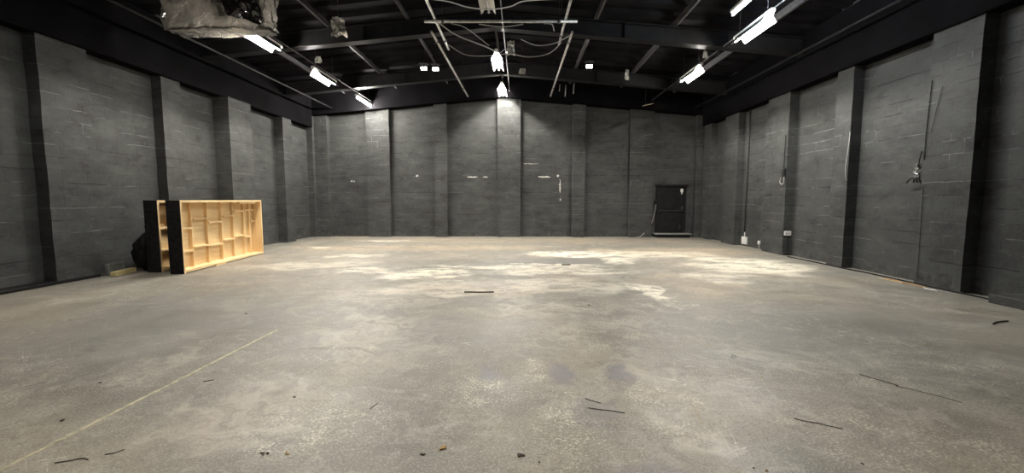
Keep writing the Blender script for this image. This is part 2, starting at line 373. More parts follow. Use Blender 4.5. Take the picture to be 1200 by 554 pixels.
# back wall: white scars where fixings were ripped out (x + y coordinate, height, half sizes)
def bs(x, z, rx, rz): return (x + 17.43, z, rx, rz)
M['wall_back'] = mat_block('black_painted_block_back_scarred', BLK, 0.35, spots=[
    bs(0.95, 2.42, 0.27, 0.035), bs(1.50, 2.46, 0.05, 0.05), bs(1.60, 2.05, 0.025, 0.30), bs(1.62, 1.55, 0.02, 0.10), bs(-1.95, 2.42, 0.22, 0.03), bs(-1.45, 2.42, 0.12, 0.025),
    bs(-6.85, 2.25, 0.09, 0.035), bs(-4.2, 2.47, 0.07, 0.04), bs(0.4, 2.95, 0.3, 0.012), bs(2.2, 0.5, 0.04, 0.25), bs(-3.0, 0.4, 0.03, 0.3), bs(-3.2, 1.15, 0.05, 0.04), bs(-0.2, 2.5, .03, .08)])
box_obj('wall_back', (XL, XR, YB, YB + .3, 0, 7.0), M['wall_back'], kind='structure', label='black painted block wall at the far end', cat='wall')

def side_lb(i, side, seq): return 'black block pilaster on the %s wall, %s' % (side, seq[i])
SEQ_L = ['farthest behind the viewer', 'just ahead of the viewer, out of frame', 'out of frame before the first visible one', 'nearest one visible at the left edge of the picture', 'rising behind the near end of the stage platforms', 'deepest one, rising behind the middle of the stage platforms', 'just past the far end of the stage platforms', 'thin one in the far corner']
SEQ_R = ['farthest behind the viewer', 'ahead of the viewer, out of frame', 'out of frame before the first visible one', 'nearest one visible, right of the black wall fitting', 'with the pale bulging cable on its near edge', 'with the white double socket and grey cable loop', 'beside the tall conduit and low white socket', 'nearest the far corner by the door']
SEQ_B = ['in the left corner', 'below the bare left lamp', 'narrow one right of the bare left lamp', 'brightly lit under the ridge lamp', 'narrow one right of the ridge lamp, by the white scars', 'wide one left of the black door', 'in the right corner past the door']
def pilaster(name, axis, a0, a1, face, back, ztop, mat, label, chips=0.008):
    """brick pier standing proud of a wall; its arrises are slightly ragged, course by course"""
    bm = BM(); n = int(ztop / 0.225); rings = []
    for i in range(n + 1):
        z = ztop * i / n
        j = lambda: random.uniform(-chips, chips) * (1.0 if 0 < i < n else 0)
        e0, e1, f0, f1 = a0 + j(), a1 + j(), face, face
        q = [(e0, back), (e0, f0), (e1, f1), (e1, back)]
        rings.append([bm.verts.new((p[1], p[0], z) if axis == 'y' else (p[0], p[1], z)) for p in q])
    for A, B in zip(rings, rings[1:]):
        for q in range(4): bm.faces.new((A[q], A[(q + 1) % 4], B[(q + 1) % 4], B[q]))
    bm.faces.new(rings[0]); bm.faces.new(rings[-1])
    return obj(name, bm, mat, kind='structure', label=label, cat='pilaster')
for i, (a, b) in enumerate([(0.3, 0.85), (2.6, 3.4), (5.1, 5.6), (7.36, 8.22), (9.91, 10.46), (11.87, 12.86), (14.80, 15.36), (17.05, 17.43)]):
    pilaster('pilaster', 'y', a, b, -8.06 if i == 5 else -8.19 if i == 6 else PL, XL - .02, 4.335 if i in (5, 6) else 5.7, M['wall_side'], side_lb(i, 'left', SEQ_L))
for i, (a, b) in enumerate([(-0.1, 0.5), (2.3, 3.1), (4.8, 5.3), (6.93, 7.75), (9.49, 9.97), (11.65, 12.65), (14.3, 15.2), (16.3, 16.9)]):
    pilaster('pilaster', 'y', a, b, PR, XR + .02, 5.7, M['wall_side'], side_lb(i, 'right', SEQ_R))
for i, (a, b) in enumerate([(-8.45, -7.75), (-6.18, -5.25), (-3.45, -2.95), (-0.92, 0.0), (2.07, 2.56), (4.34, 5.25), (6.95, 7.32)]):
    pilaster('pilaster', 'x', a, b, PB, YB + .02, 6.3, M['wall_side'], side_lb(i, 'back', SEQ_B))

# roof deck: corrugated sheet, ribs running up the slope
bm = BM(); per = 0.66; ys = []; y = YF - 0.2
while y < YB + 0.3:
    ys += [(y, 0.0), (y + 0.22, 0.0), (y + 0.28, 0.09), (y + 0.60, 0.09)]; y += per
xs = [XL - .1, -4.6, RX, 3.3, XR + .1]
rows = [[bm.verts.new((x, yy, z_deck(x) + dz)) for x in xs] for yy, dz in ys]
for A, B in zip(rows, rows[1:]):
    for q in range(len(xs) - 1): bm.faces.new((A[q], A[q + 1], B[q + 1], B[q]))
top = [[bm.verts.new((x, yy, z_deck(x) + 0.2)) for x in xs] for yy in (ys[0][0], ys[-1][0])]
for q in range(len(xs) - 1):
    bm.faces.new((top[0][q], top[1][q], top[1][q + 1], top[0][q + 1]))
obj('ceiling', bm, M['roof'], kind='structure', label='black corrugated roof deck pitched over the hall', cat='ceiling')

def rafter(y, label):
    bm = BM()
    prof = [(-.13, 0), (.13, 0), (.13, .02), (.012, .02), (.012, .38), (.13, .38), (.13, .40), (-.13, .40), (-.13, .38), (-.012, .38), (-.012, .02), (-.13, .02)]
    rr = [[bm.verts.new((x, y + py, z_beam(x) + pz)) for py, pz in prof] for x in (XL + .002, RX, XR - .002)]
    for A, B in zip(rr, rr[1:]):
        for q in range(12): bm.faces.new((A[q], A[(q + 1) % 12], B[(q + 1) % 12], B[q]))
    bm.faces.new(rr[0]); bm.faces.new(rr[-1])
    for x in (-6.4, -4.0, 2.6, 5.2): add_box(bm, x - .006, x + .006, y - .088, y + .088, z_beam(x) + .02, z_beam(x) + .38)
    return obj('roof_beam', bm, M['steel'], kind='structure', label=label, cat='beam')
rafter(11.2, 'black steel roof beam crossing the hall just past the pipe grid')
bm = BM(); pr = [[bm.verts.new((x, yy, zz)) for yy, zz in ((16.99, z_beam(x) - .30), (17.44, z_beam(x) - .30), (17.44, z_deck(x) + .05), (16.99, z_deck(x) + .05))] for x in (XL, RX, XR)]
for A, B in zip(pr, pr[1:]):
    for q in range(4): bm.faces.new((A[q], A[(q + 1) % 4], B[(q + 1) % 4], B[q]))
bm.faces.new(pr[0]); bm.faces.new(pr[-1])
obj('roof_beam', bm, M['board'], kind='structure', label='deep black beam added across the back gable to darken the wall top', cat='beam')  # dark band added in place of the shade above the back wall
rafter(15.15, 'black steel roof beam nearest the back wall')
rafter(6.4, 'black steel roof beam nearest the viewer above the frame')
rafter(1.6, 'black steel roof beam behind the viewer')
for x, lb in ((-6.9, 'first from the left wall'), (-4.85, 'second from the left wall'), (-2.85, 'third from the left wall'), (-0.7, 'at the ridge'), (1.9, 'third from the right wall'), (3.86, 'second from the right wall'), (5.9, 'first from the right wall')):
    bm = BM(); zt = z_purl(x); xx = [(-.03, 0), (.03, 0), (.03, .012), (-.018, .012), (-.018, .16), (-.03, .16)]
    rr = [[bm.verts.new((x + a, yy, zt + c + (0.0))) for a, c in xx] for yy in (YF, YB)]
    for q in range(6): bm.faces.new((rr[0][q], rr[0][(q + 1) % 6], rr[1][(q + 1) % 6], rr[1][q]))
    bm.faces.new(rr[0]); bm.faces.new(rr[1])
    obj('roof_purlin', bm, M['conduit'], kind='structure', label='thin grey edged roof purlin running the length, ' + lb, cat='purlin')

# black boarding added to stand in for shade on the side wall tops
box_obj('shade_trim_1', (XL - .01, PL + .06, YF, 16.98, 4.34, 5.62), M['board'], .01, kind='structure', label='black boarding added to darken the top of the left wall', cat='shade_trim')
box_obj('shade_trim_2', (PR - .06, XR + .01, YF, 16.98, 4.34, 5.62), M['board'], .01, kind='structure', label='black boarding added to darken the top of the right wall', cat='shade_trim')

# low kerbs at the feet of the walls
box_obj('baseboard_left', (XL, PL + .06, YF, 8.1, 0, .055), M['black_paint'], 0.006, kind='structure', label='low black kerb at the foot of the left wall', cat='skirting')
box_obj('baseboard_right', (6.86, XR, 3.6, 6.3, 0, .13), M['wall_side'], 0.01, kind='structure', label='low dark kerb at the foot of the right wall by the viewer', cat='skirting')

# ------------------------------------------------------------------ door in the back wall
d = thing('door_1', 'black two panel door in the back wall near the right corner', 'door', (6.06, YB, 0), kind='structure')
bm = BM(); add_box(bm, -.50, .50, -.055, -.005, .17, 2.02); bevel(bm, .004)
add_box(bm, -.40, .40, -.062, -.055, 1.14, 1.90); add_box(bm, -.40, .40, -.062, -.055, .30, .98)
obj('door_leaf', bm, M['door'], d)
bm = BM(); add_box(bm, -.60, -.51, -.08, 0, 0.16, 2.09); add_box(bm, .51, .60, -.08, 0, .16, 2.09); add_box(bm, -.62, .66, -.12, 0, 2.03, 2.11)
obj('door_frame', bm, M['black_paint'], d)
bm = BM(); add_box(bm, -.47, .47, -.11, -.055, 1.03, 1.09); bevel(bm, .008); obj('push_bar', bm, M['black_plastic'], d, label='black push bar across the door')
bm = BM(); add_tube(bm, [(.45, -.075, 1.15), (.45, -.11, 1.15), (.36, -.11, 1.15)], .011); add_box(bm, .425, .475, -.075, -.055, 1.08, 1.24); obj('door_handle', bm, M['conduit'], d)
bm = BM(); add_box(bm, .36, .46, -.13, -.055, 1.80, 1.94); bevel(bm, .01); add_box(bm, .39, .43, -.12, -.06, 1.72, 1.795); obj('door_closer', bm, M['white_metal'], d, label='small white fitting at the top corner')
bm = BM(); add_tube(bm, [(.38, -.06, .34), (.38, -.085, .42), (.38, -.06, .5)], .012); obj('lower_bolt', bm, M['conduit'], d)
st = thing('door_step', 'low dark step with grey top board in front of the black door', 'step', (6.07, 17.18, 0))
bm = BM(); add_box(bm, -.66, .66, -.16, .18, 0, .12); obj('step_base', bm, M['black_paint'], st)
bm = BM(); add_box(bm, -.72, .72, -.22, .2, .12, .165); bevel(bm, .006); obj('step_board', bm, M['step'], st, label='grey step board')

# ------------------------------------------------------------------ lamps
def make_batten(tube_mat, refl=True):
    """1.5 m fluorescent batten hung on two rods; local origin on the tube axis, long axis Y"""
    t = thing('fluorescent_lamp', None, 'lamp')
    bm = BM(); add_box(bm, -.045, .045, -.76, .76, .045, .115); bevel(bm, .008); obj('housing', bm, M['white_metal'], t)
    if refl:
        bm = BM()
        pr = [(-.05, .046), (-.15, -.105), (-.158, -.105), (-.056, .056), (.056, .056), (.158, -.105), (.15, -.105), (.05, .046)]
        rr = [[bm.verts.new((x, yy, z)) for x, z in pr] for yy in (-.61, .61)]
        for q in range(8):
            f = bm.faces.new((rr[0][q], rr[0][(q + 1) % 8], rr[1][(q + 1) % 8], rr[1][q])); f.material_index = 1 if q in (2, 3, 4) else 0
        bm.faces.new(rr[0]); bm.faces.new(rr[1])
        obj('reflector', bm, [M['white_metal'], M['steel']], t)
    bm = BM(); add_tube(bm, [(0, -.72, 0), (0, .72, 0)], .019, 10, smooth=False); obj('tube', bm, tube_mat, t, label='glowing tube')
    for s in (-1, 1):
        bm = BM(); add_box(bm, -.022, .022, -.018, .018, -.024, .045); bevel(bm, .004)
        o = obj('tube_holder', bm, M['white_metal'], t, loc=(0, s * .735, 0))
    return t
def add_hangers(t, x, y, z):
    for s in (-1, 1):
        bm = BM(); add_tube(bm, [(0, s * .55, .115), (0, s * .55, zh(x, y + s * .55) - z)], .006, 6, smooth=False)
        obj('hanger', bm, M['conduit'], t)
LX, RXL, CXL = -5.88, 4.97, -0.68
specs = [(LX, 9.95, 5.15, 'lit fluorescent lamp partly behind the plastic wrapped unit at the left'),
         (LX, 13.05, 5.15, 'lit fluorescent lamp in the middle of the left row past the roof beam'),
         (LX, 16.25, 5.15, 'bare lit fluorescent lamp of the left row above the back wall'),
         (CXL, 12.95, 5.55, 'lit fluorescent lamp hanging under the ridge beyond the pipe grid'),
         (CXL, 16.25, 5.55, 'lit fluorescent lamp under the ridge just above the back wall pilaster'),
         (RXL, 9.60, 5.15, 'largest brightest fluorescent lamp of the right row, nearest the viewer'),
         (CXL, 3.3, 5.55, 'added unseen fluorescent lamp under the ridge above the viewer, brightening the foreground floor'),  # added out of frame to lift the foreground floor
         (LX, 6.35, 5.15, 'added unseen weak fluorescent lamp of the left row nearest the viewer, above the frame'),  # added out of frame to lift the near floor and left bay
         (RXL, 12.95, 5.15, 'lit fluorescent lamp of the right row past the roof beam')]
add_lamp = []; proto = make_batten(M['tube']); bare = make_batten(M['tube'], False)
for i, (x, y, z, lb) in enumerate(specs):
    t = proto if i == 0 else copy_tree(bare if i == 2 else proto)
    t.location = (x, y, z); t['label'] = lb; t['group'] = 'fluorescent lamps under the roof'
    if y == 6.35:
        for ch in t.children:
            if ch.name.startswith('tube.'): ch.data = ch.data.copy(); ch.data.materials[0] = M['tube_dim']
    add_lamp.append((t, x, y, z))
for o in list(bare.children) + [bare]: bpy.data.objects.remove(o)
for t, x, y, z in add_lamp: add_hangers(t, x, y, z)
t = make_batten(M['tube_cool'], False); t.location = (4.42, 8.62, 5.34)  # bluish gleam by the right row, modelled as a bare glowing tube
tag(t, 'cool white bluish gleam built as a bare glowing batten beside the brightest lamp of the right row', 'lamp', 'fluorescent lamps under the roof'); add_hangers(t, 4.42, 8.62, 5.34)
t = make_batten(M['tube_off'], True); t.location = (CXL - .02, 9.0, 5.6)
tag(t, 'unlit fluorescent lamp under the ridge above the horizontal pipe', 'lamp', 'fluorescent lamps under the roof'); add_hangers(t, CXL, 9.0, 5.6)

# conduits that feed the rows
for x, y0, y1, z, lb in ((LX + .07, 9.2, 16.9, 5.30, 'long grey conduit feeding the left row of lamps'), (RXL + .07, -2, 16.9, 5.30, 'long grey conduit feeding the right row of lamps'),
                         (CXL + .25, -2, 16.95, 5.70, 'long grey conduit beside the ridge lamps'), (-7.4, -2, 16.95, 5.08, 'dim grey conduit high along the left wall'), (6.75, -2, 16.95, 5.04, 'dim grey conduit high along the right wall')):
    bm = BM(); add_tube(bm, [(x, y0, z), (x, y1, z)], .016 if abs(x) < 6.5 else .025, 8, smooth=False)
    for yy in (1.6, 6.4, 11.2, 15.15):
        if yy < y0: continue
        add_tube(bm, [(x, yy, z), (x, yy, z_beam(x) + .01)], .007, 6, smooth=False)
    obj('conduit', bm, M['conduit' if abs(x) < 6.5 else 'steel'], label=lb, cat='conduit')

# small floodlights
def flood(x, y, z, lb, tilt):
    t = thing('floodlight', lb, 'lamp', (x, y, z), group='small floodlights under the purlins')
    bm = BM(); add_hexa(bm, [(-.10, -.05, -.06), (.10, -.05, -.06), (-.07, .06, -.05), (.07, .06, -.05), (-.10, -.05, .06), (.10, -.05, .06), (-.07, .06, .05), (.07, .06, .05)])
    bmesh.ops.rotate(bm, verts=bm.verts, cent=(0, 0, 0), matrix=Matrix.Rotation(R(tilt), 3, 'X')); obj('lamp_body', bm, M['black_plastic'], t)
    bm = BM(); add_box(bm, -.092, .092, -.056, -.0505, -.045, .045); bmesh.ops.rotate(bm, verts=bm.verts, cent=(0, 0, 0), matrix=Matrix.Rotation(R(tilt), 3, 'X')); obj('lamp_face', bm, M['flood'], t, label='glowing white face')
    bm = BM(); add_box(bm, -.13, .13, -.13, .07, .10, .108); obj('hood', bm, M['conduit'], t)
    bm = BM(); add_tube(bm, [(0, .0, .04), (0, 0, .108), (0, 0, zh(x, y) - z)], .012, 6, smooth=False); obj('bracket', bm, M['steel'], t)
flood(-2.98, 13.5, 5.55, 'left one of the two small floodlights side by side left of the pipe grid', 35)
flood(-2.62, 13.5, 5.53, 'right one of the two small floodlights side by side left of the pipe grid', 35)
flood(2.09, 13.5, 5.58, 'single small hooded floodlight right of the pipe grid', 35)

# ------------------------------------------------------------------ hanging pipe grid
def pipe(p0, p1, r, lb, hang):
    t = thing('scaffold_pipe', lb, 'pipe', ((p0[0] + p1[0]) / 2, (p0[1] + p1[1]) / 2, p0[2]), group='pipes of the hanging grid')
    o = Vector(t.location)
    bm = BM(); add_tube(bm, [Vector(p0) - o, Vector(p1) - o], r, 10, smooth=False); obj('pipe', bm, M['pipe'], t)
    for f in hang:
        p = Vector(p0).lerp(Vector(p1), f) - o
        bm = BM(); add_tube(bm, [p + Vector((0, 0, .0)), (p.x, p.y, zh(p.x + o.x, p.y + o.y) - o.z)], .005, 6, smooth=False); obj('hanger', bm, M['steel'], t)
        bm = BM(); add_tube(bm, [p + Vector((0, -.03, 0)) if abs(p1[1] - p0[1]) > abs(p1[0] - p0[0]) else p + Vector((-.03, 0, 0)), p + Vector((0, .03, 0)) if abs(p1[1] - p0[1]) > abs(p1[0] - p0[0]) else p + Vector((.03, 0, 0))], r * 1.5, 10, smooth=False); obj('clamp', bm, M['conduit'], t)
pipe((-2.06, 9.45, 5.30), (1.21, 9.52, 5.30), .030, 'grey pipe running crosswise of the hanging grid', (.12, .88))
pipe((-1.80, 5.0, 5.362), (-1.86, 11.35, 5.362), .028, 'near left lengthwise pipe of the hanging grid', (.2, .9))
pipe((-2.03, 10.0, 5.30), (-1.95, 16.1, 5.30), .028, 'far left lengthwise pipe of the hanging grid', (.1, .8))
pipe((1.0, 5.0, 5.362), (0.95, 11.05, 5.362), .028, 'near right lengthwise pipe of the hanging grid', (.2, .9))
pipe((1.17, 10.1, 5.30), (1.10, 16.1, 5.30), .028, 'far right lengthwise pipe of the hanging grid', (.1, .8))

def cable(name, pts, r, mat, lb, group=None, cat='cable', seg=6):
    bm = BM(); add_tube(bm, pts, r, seg); return obj(name, bm, mat, label=lb, cat=cat, group=group)
cable('cable', [(-1.8, 8.45, 5.32), (-1.39, 8.5, 5.28), (-1.0, 8.5, 5.17), (-.58, 8.5, 5.13), (-.2, 8.5, 5.18), (.1, 8.5, 5.28), (.985, 8.5, 5.32)], .011, M['cable_white'], 'bright white cable looping down at the top of the picture centre')
cable('cable', [(-1.785, 9.6, 5.33), (-1.43, 9.75, 5.13), (-.95, 9.85, 4.97), (-.75, 10.2, 5.0), (-.6, 11.4, 5.3), (-.55, 12.0, 5.5), (-.45, 12.3, 5.68)], .013, M['cable_grey'], 'grey cable sagging from the crosswise pipe left end to the ridge lamp')
cable('cable', [(-1.80, 10.9, 5.33), (-1.4, 11.0, 5.12), (-.9, 11.0, 5.08), (-.3, 11.1, 5.16), (.2, 11.0, 5.05), (.7, 10.9, 5.1), (1.0, 10.8, 5.33)], .010, M['cable_grey'], 'thin grey cable slung in two dips across the pipe grid')
cable('cable', [(.0, 9.9, 5.08), (.35, 10.0, 4.98), (.75, 10.0, 5.02), (1.13, 10.2, 5.262)], .009, M['cable_grey'], 'short sagging cable at the right side of the pipe grid')
cable('cable', [(.50, 9.5, 5.256), (.57, 9.48, 5.25), (.67, 9.47, 5.22), (.71, 9.47, 5.09)], .012, M['cable_grey'], 'short cable end hanging off the crosswise pipe near its right end')
cable('cable', [(-1.5, 9.47, 5.26), (-1.2, 9.7, 5.25), (-.75, 10.4, 5.12)], .008, M['cable_grey'], 'thin grey cable straight from crosswise pipe down to the sagging cable')
cable('cable', [(-.9, 9.47, 5.246), (-.5, 9.48, 5.19), (-.2, 9.48, 5.20), (.05, 9.49, 5.246)], .012, M['cable_grey'], 'cable drooping just below the middle of the crosswise pipe')

# ------------------------------------------------------------------ plastic wrapped unit under the roof at the left
def crumple_grid(bm, P00, P10, P01, P11, nu, nv, amp, sc, normal, seed, flat=False):
    g = []
    for j in range(nv + 1):
        row = []
        for i in range(nu + 1):
            u, v = i / nu, j / nv
            p = Vector(P00).lerp(Vector(P10), u).lerp(Vector(P01).lerp(Vector(P11), u), v)
            q = p * sc + Vector((seed, 0, 0))
            h = mnoise.ridged_multi_fractal(q, 0.9, 2.1, 4, 1.0, 2.0) - 0.9 + 0.6 * mnoise.noise(q * 0.5)
            p = p + Vector(normal) * h * amp + mnoise.noise_vector(q) * amp * 0.5
            row.append(bm.verts.new(p))
        g.append(row)
    for j in range(nv):
        for i in range(nu): bm.faces.new((g[j][i], g[j][i + 1], g[j + 1][i + 1], g[j + 1][i])).smooth = not flat
    if flat: bmesh.ops.triangulate(bm, faces=bm.faces[:])
w = thing('wrapped_unit', 'boxy roof unit wrapped in crinkled grey plastic above the left lamps', 'wrapped unit', (-6.0, 8.78, 4.84))
bm = BM(); add_box(bm, -.80, .80, -.10, .16, .62, .84); bevel(bm, .02); obj('unit_casing', bm, M['black_plastic'], w)
bm = BM()
crumple_grid(bm, (-.98, -.25, -.03), (.98, -.25, -.01), (-1.0, -.22, .98), (1.0, -.22, .92), 26, 14, .085, 2.3, (0, -1, 0), 1.0, True)
obj('front_sheet', bm, M['plastic'], w, label='grey see-through plastic sheet')
bm = BM()
crumple_grid(bm, (.36, -.40, .16), (1.04, -.38, .03), (.05, -.38, .98), (1.08, -.38, .95), 22, 20, .11, 2.8, (0, -1, 0), 21.0, True)
obj('black_sheet', bm, M['plastic_black'], w, label='crinkled shiny black sheet')
bm = BM(); crumple_grid(bm, (-.98, -.24, .02), (.98, -.24, .05), (-.98, .26, .0), (.98, .26, .03), 30, 8, .02, 3.0, (0, 0, -1), 5.0, True); obj('bottom_sheet', bm, M['plastic'], w)
bm = BM(); crumple_grid(bm, (-.99, -.25, .0), (-.99, .26, .0), (-1.0, -.25, .95), (-1.0, .26, .95), 8, 16, .06, 3.0, (-1, 0, 0), 9.0, True)
obj('side_sheet', bm, M['plastic'], w)
bm = BM(); crumple_grid(bm, (.98, -.25, .08), (.98, .26, .08), (1.0, -.25, .95), (1.0, .26, .95), 8, 16, .06, 3.0, (1, 0, 0), 13.0, True)
obj('side_sheet', bm, M['plastic'], w)
for x in (-.6, .6):
    bm = BM(); add_tube(bm, [(x, 0, .8), (x, 0, zh(-6 + x, 8.78) - 4.84)], .012, 6, smooth=False); obj('hanger', bm, M['steel'], w)

def scrap(name, c, sx, sz, lb, mat, cat, seed, yaw=0, tie=True):
    t = thing(name, lb, cat, c, R(yaw))
    bm = BM(); crumple_grid(bm, (-sx / 2, 0, 0), (sx / 2, 0.05, 0), (-sx / 2 * .7, 0, sz), (sx / 2 * .8, .03, sz), 9, 9, min(sx, sz) * .28, 4.0 / max(sx, sz), (0, -1, 0), seed, True)
    bmesh.ops.solidify(bm, geom=list(bm.faces), thickness=.004)
    obj('film', bm, mat, t)
    if tie:
        bm = BM(); add_tube(bm, [(0, 0.01, sz * .6), (0, 0.01, zh(c[0], c[1] + .01) - c[2] - .004)], .004, 5, smooth=False); obj('tie', bm, M['steel'], t)
scrap('plastic_scrap', (-4.15, 10.0, 5.22), .34, .40, 'crumpled shiny plastic scrap hanging by the purlin left of the grid', M['foil'], 'plastic scrap', 3.3)
scrap('plastic_scrap', (-0.28, 12.2, 5.50), .26, .36, 'crumpled bright film beside the ridge lamp, upper right of it', M['foil'], 'plastic scrap', 8.1)
scrap('plastic_scrap', (0.04, 13.45, 5.34), .22, .16, 'small bright film scrap between the two ridge lamps', M['foil'], 'plastic scrap', 12.1)
scrap('plastic_scrap', (3.13, 13.0, 5.02), .14, .30, 'narrow bright film strip dangling right of the hooded floodlight', M['foil'], 'plastic scrap', 15.7)
scrap('plastic_scrap', (-5.35, 11.5, 5.10), .16, .16, 'small white film tag by the left lamp row under the roof beam', M['foil'], 'plastic scrap', 19.7)
scrap('plastic_scrap', (4.80, 11.55, 5.16), .15, .2, 'small white film tag by the right lamp row under the roof beam', M['foil'], 'plastic scrap', 23.7)
for i, (x, a, b, lb) in enumerate(((1.32, 5.42, 5.20, 'left'), (1.52, 5.40, 5.02, 'middle'), (1.80, 5.46, 5.12, 'right'))):
    t = thing('dangling_rod', lb + ' of three thin rods dangling near the far end of the right pipe', 'rod', (x, 15.0, b), group='three thin dangling rods')
    bm = BM(); add_tube(bm, [(0, 0, 0), (0.02, 0, a - b)], .014, 6, smooth=False); obj('rod', bm, M['pipe'], t)
    bm = BM(); add_tube(bm, [(0.02, 0, a - b), (0.02, 0, zh(x, 15.0) - b)], .003, 5, smooth=False); obj('wire', bm, M['steel'], t)
t = thing('hanging_panel', 'tan card panel hanging flat near the back wall at the right', 'panel', (4.48, 15.5, 4.83))
bm = BM(); add_hexa(bm, [(-.24, -.22, -.08), (.14, -.26, .0), (-.12, .2, .0), (.26, .16, .09), (-.24, -.22, -.07), (.14, -.26, .01), (-.12, .2, .01), (.26, .16, .10)]); obj('card', bm, M['card'], t)
for px, py, pz in ((-.1, -.1, -.03), (.16, .06, .06)):
    bm = BM(); add_tube(bm, [(px, py, pz), (px, py, zh(4.48 + px, 15.5 + py) - 4.83)], .004, 5, smooth=False); obj('wire', bm, M['steel'], t)

# ------------------------------------------------------------------ stage platforms on edge at the left
def make_platform():
    """deck standing on its long edge: local Y along the length, open framed underside facing +X, black deck facing -X"""
    L, H, D, T = 3.30, 1.49, 0.27, 0.045
    t = thing('stage_platform', None, 'stage platform')
    def part(name, dims, mat, bev=.004, mi=None, label=None):
        bm = BM(); add_box(bm, *dims)
        if mi:
            bm.faces.ensure_lookup_table()
            for f, m in mi.items(): bm.faces[f].material_index = m
        return obj(name, bm, mat, t, label=label)
    part('deck_board', (-D, -D + .02, 0, L, 0, H), [M['ply'], M['black_paint']], mi={4: 1, 2: 1}, label='plywood deck, black on its top face')
    # faces of add_box: 0 bottom, 1 top, 2 -y, 3 +y, 4 -x, 5 +x
    part('end_rail', (-D + .02, 0, 0, T, 0, H), [M['timber_v'], M['black_paint']], mi={2: 1}, label='end rail, black outside and bare pine on the edge')
    part('end_rail', (-D + .02, 0, L - T, L, 0, H), [M['timber_v'], M['black_paint']], mi={3: 1})
    part('side_rail', (-D + .02, 0, T, L - T, H - T, H), M['timber'])
    part('side_rail', (-D + .02, 0, T, L - T, 0.02, .02 + T), M['timber'])
    JX = (-D + .02, -D + .08)
    js = [0.62, 1.17, 1.72, 2.22, 2.72, 3.0]
    for y in js: part('joist', (JX[0], JX[1], y, y + .04, .02 + T, H - T), M['timber_v'])
    ys_ = [T] + js + [L - T]
    for i, hs in enumerate(((.40, .88), (.46, 1.06), (.43, .96), (.50, 1.08), (.55, 1.18), (.5, 1.2), (.9, 1.2))):
        a = ys_[i] + (.04 if i else 0); b = ys_[i + 1]
        for h in hs: part('noggin', (JX[0], JX[0] + .085, a, b, h, h + .04), M['timber'])
    part('cleat', (-.11, -.03, 2.25, 3.05, H - T - .05, H - T), M['timber'], label='pale timber cleat under the top rail')
    part('foot_block', (-.10, .02, 1.05, 1.45, 0, .05), M['timber'])
    return t
p = make_platform(); p.location = (-6.81, 8.42, 0); p.rotation_euler = (0, 0, R(6.3))
p['label'] = 'stage platform standing on edge, open pine frame facing the room'; p['group'] = 'stage platforms on edge by the left wall'
p2 = copy_tree(p); p2.location = (-7.43, 8.60, 0); p2.rotation_euler = (0, 0, R(5.0))
p2['label'] = 'stage platform standing on edge behind the other, next to the left wall'
b = thing('timber_offcut', 'yellow timber offcut lying on the floor against the left wall', 'offcut', (-8.06, 8.42, 0), R(12))
bm = BM(); add_box(bm, -.05, .05, -.30, .30, 0, .09); bevel(bm, .006); obj('plank', bm, M['offcut'], b)
box_obj('board_offcut', (-8.265, -8.21, 8.24, 8.62, 0, .22), M['greyboard'], .004, label='grey painted board end leaning on the left wall behind the yellow offcut', cat='offcut')

t = thing('black_lump', 'slumped black sack between the left wall and the stage platforms', 'lump', (-8.0, 8.98, 0))  # rounded black form, left unidentified
bm = BM(); bmesh.ops.create_uvsphere(bm, u_segments=40, v_segments=28, radius=.5)
for v in bm.verts:
    u = v.co.z + .5; w_ = (.62 if u < .7 else .62 - (u - .7) * 1.1)
    q = Vector((v.co.x * w_ * .72, v.co.y * w_ * 1.05, u * .86))
    d = mnoise.ridged_multi_fractal(v.co * 3.2, .9, 2.1, 4, 1.0, 2.0) - 1.0
    v.co = q + Vector((v.co.x, v.co.y, 0)) * d * .10; v.co.z = max(0.0, v.co.z - .02)
    v.co.x = max(-.22, v.co.x)
for f in bm.faces: f.smooth = True
obj('lump_body', bm, M['lump'], t)
bm = BM(); add_tube(bm, [(0, 0, .80), (.01, .02, .86), (-.01, .03, .93)], [.05, .045, .043, .042, .042, .045, .05, .055, .06, .065, .07, .075, .08], 10); obj('lump_top', bm, M['lump'], t)

# ------------------------------------------------------------------ fittings on the walls
t = thing('wall_fitting', 'black wall fitting with chrome clamp and dangling cables on the right wall', 'wall fitting', (XR, 7.96, 1.76))
bm = BM(); add_box(bm, -.13, 0, -.17, -.05, .10, .36); bevel(bm, .012); add_box(bm, -.10, 0, -.05, .03, .12, .24); obj('box', bm, M['black_plastic'], t)
bm = BM(); add_box(bm, -.14, -.05, -.02, .08, .30, .40); bevel(bm, .02); add_tube(bm, [(-.1, .02, .3), (-.13, .06, .24), (-.12, -.02, .2)], .016); obj('clamp', bm, M['chrome'], t, label='bright chrome clamp')
for k_, (dy, dz) in enumerate(((-.06, .03), (.02, .05), (.09, .06), (.24, .05))):
    bm = BM(); add_tube(bm, [(-.06, -.03, .2), (-.12, dy * .5 + .01, .14), (-.10, dy, dz)], .017); obj('plug', bm, M['black_plastic'], t)
bm = BM(); add_tube(bm, [(-.03, .06, .62), (-.05, .06, .5), (-.08, .04, .40)], .010); add_tube(bm, [(-.02, -.15, .66), (-.06, -.10, .6), (-.07, -.1, .36)], .010); obj('lead', bm, M['cable_black'], t)
cable('cable', [(PR - .012, 7.70, 3.55), (PR - .012, 7.72, 3.0), (PR - .012, 7.73, 2.6), (PR - .012, 7.725, 2.2)], .0065, M['cable_black'], 'black cable running down the right wall into the black fitting')
cable('cable', [(PR - .012, 7.70, 1.74), (PR - .012, 7.69, 1.2), (PR - .012, 7.68, .6), (PR - .012, 7.68, .05)], .004, M['cable_black'], 'black cable running down from the fitting to the floor')
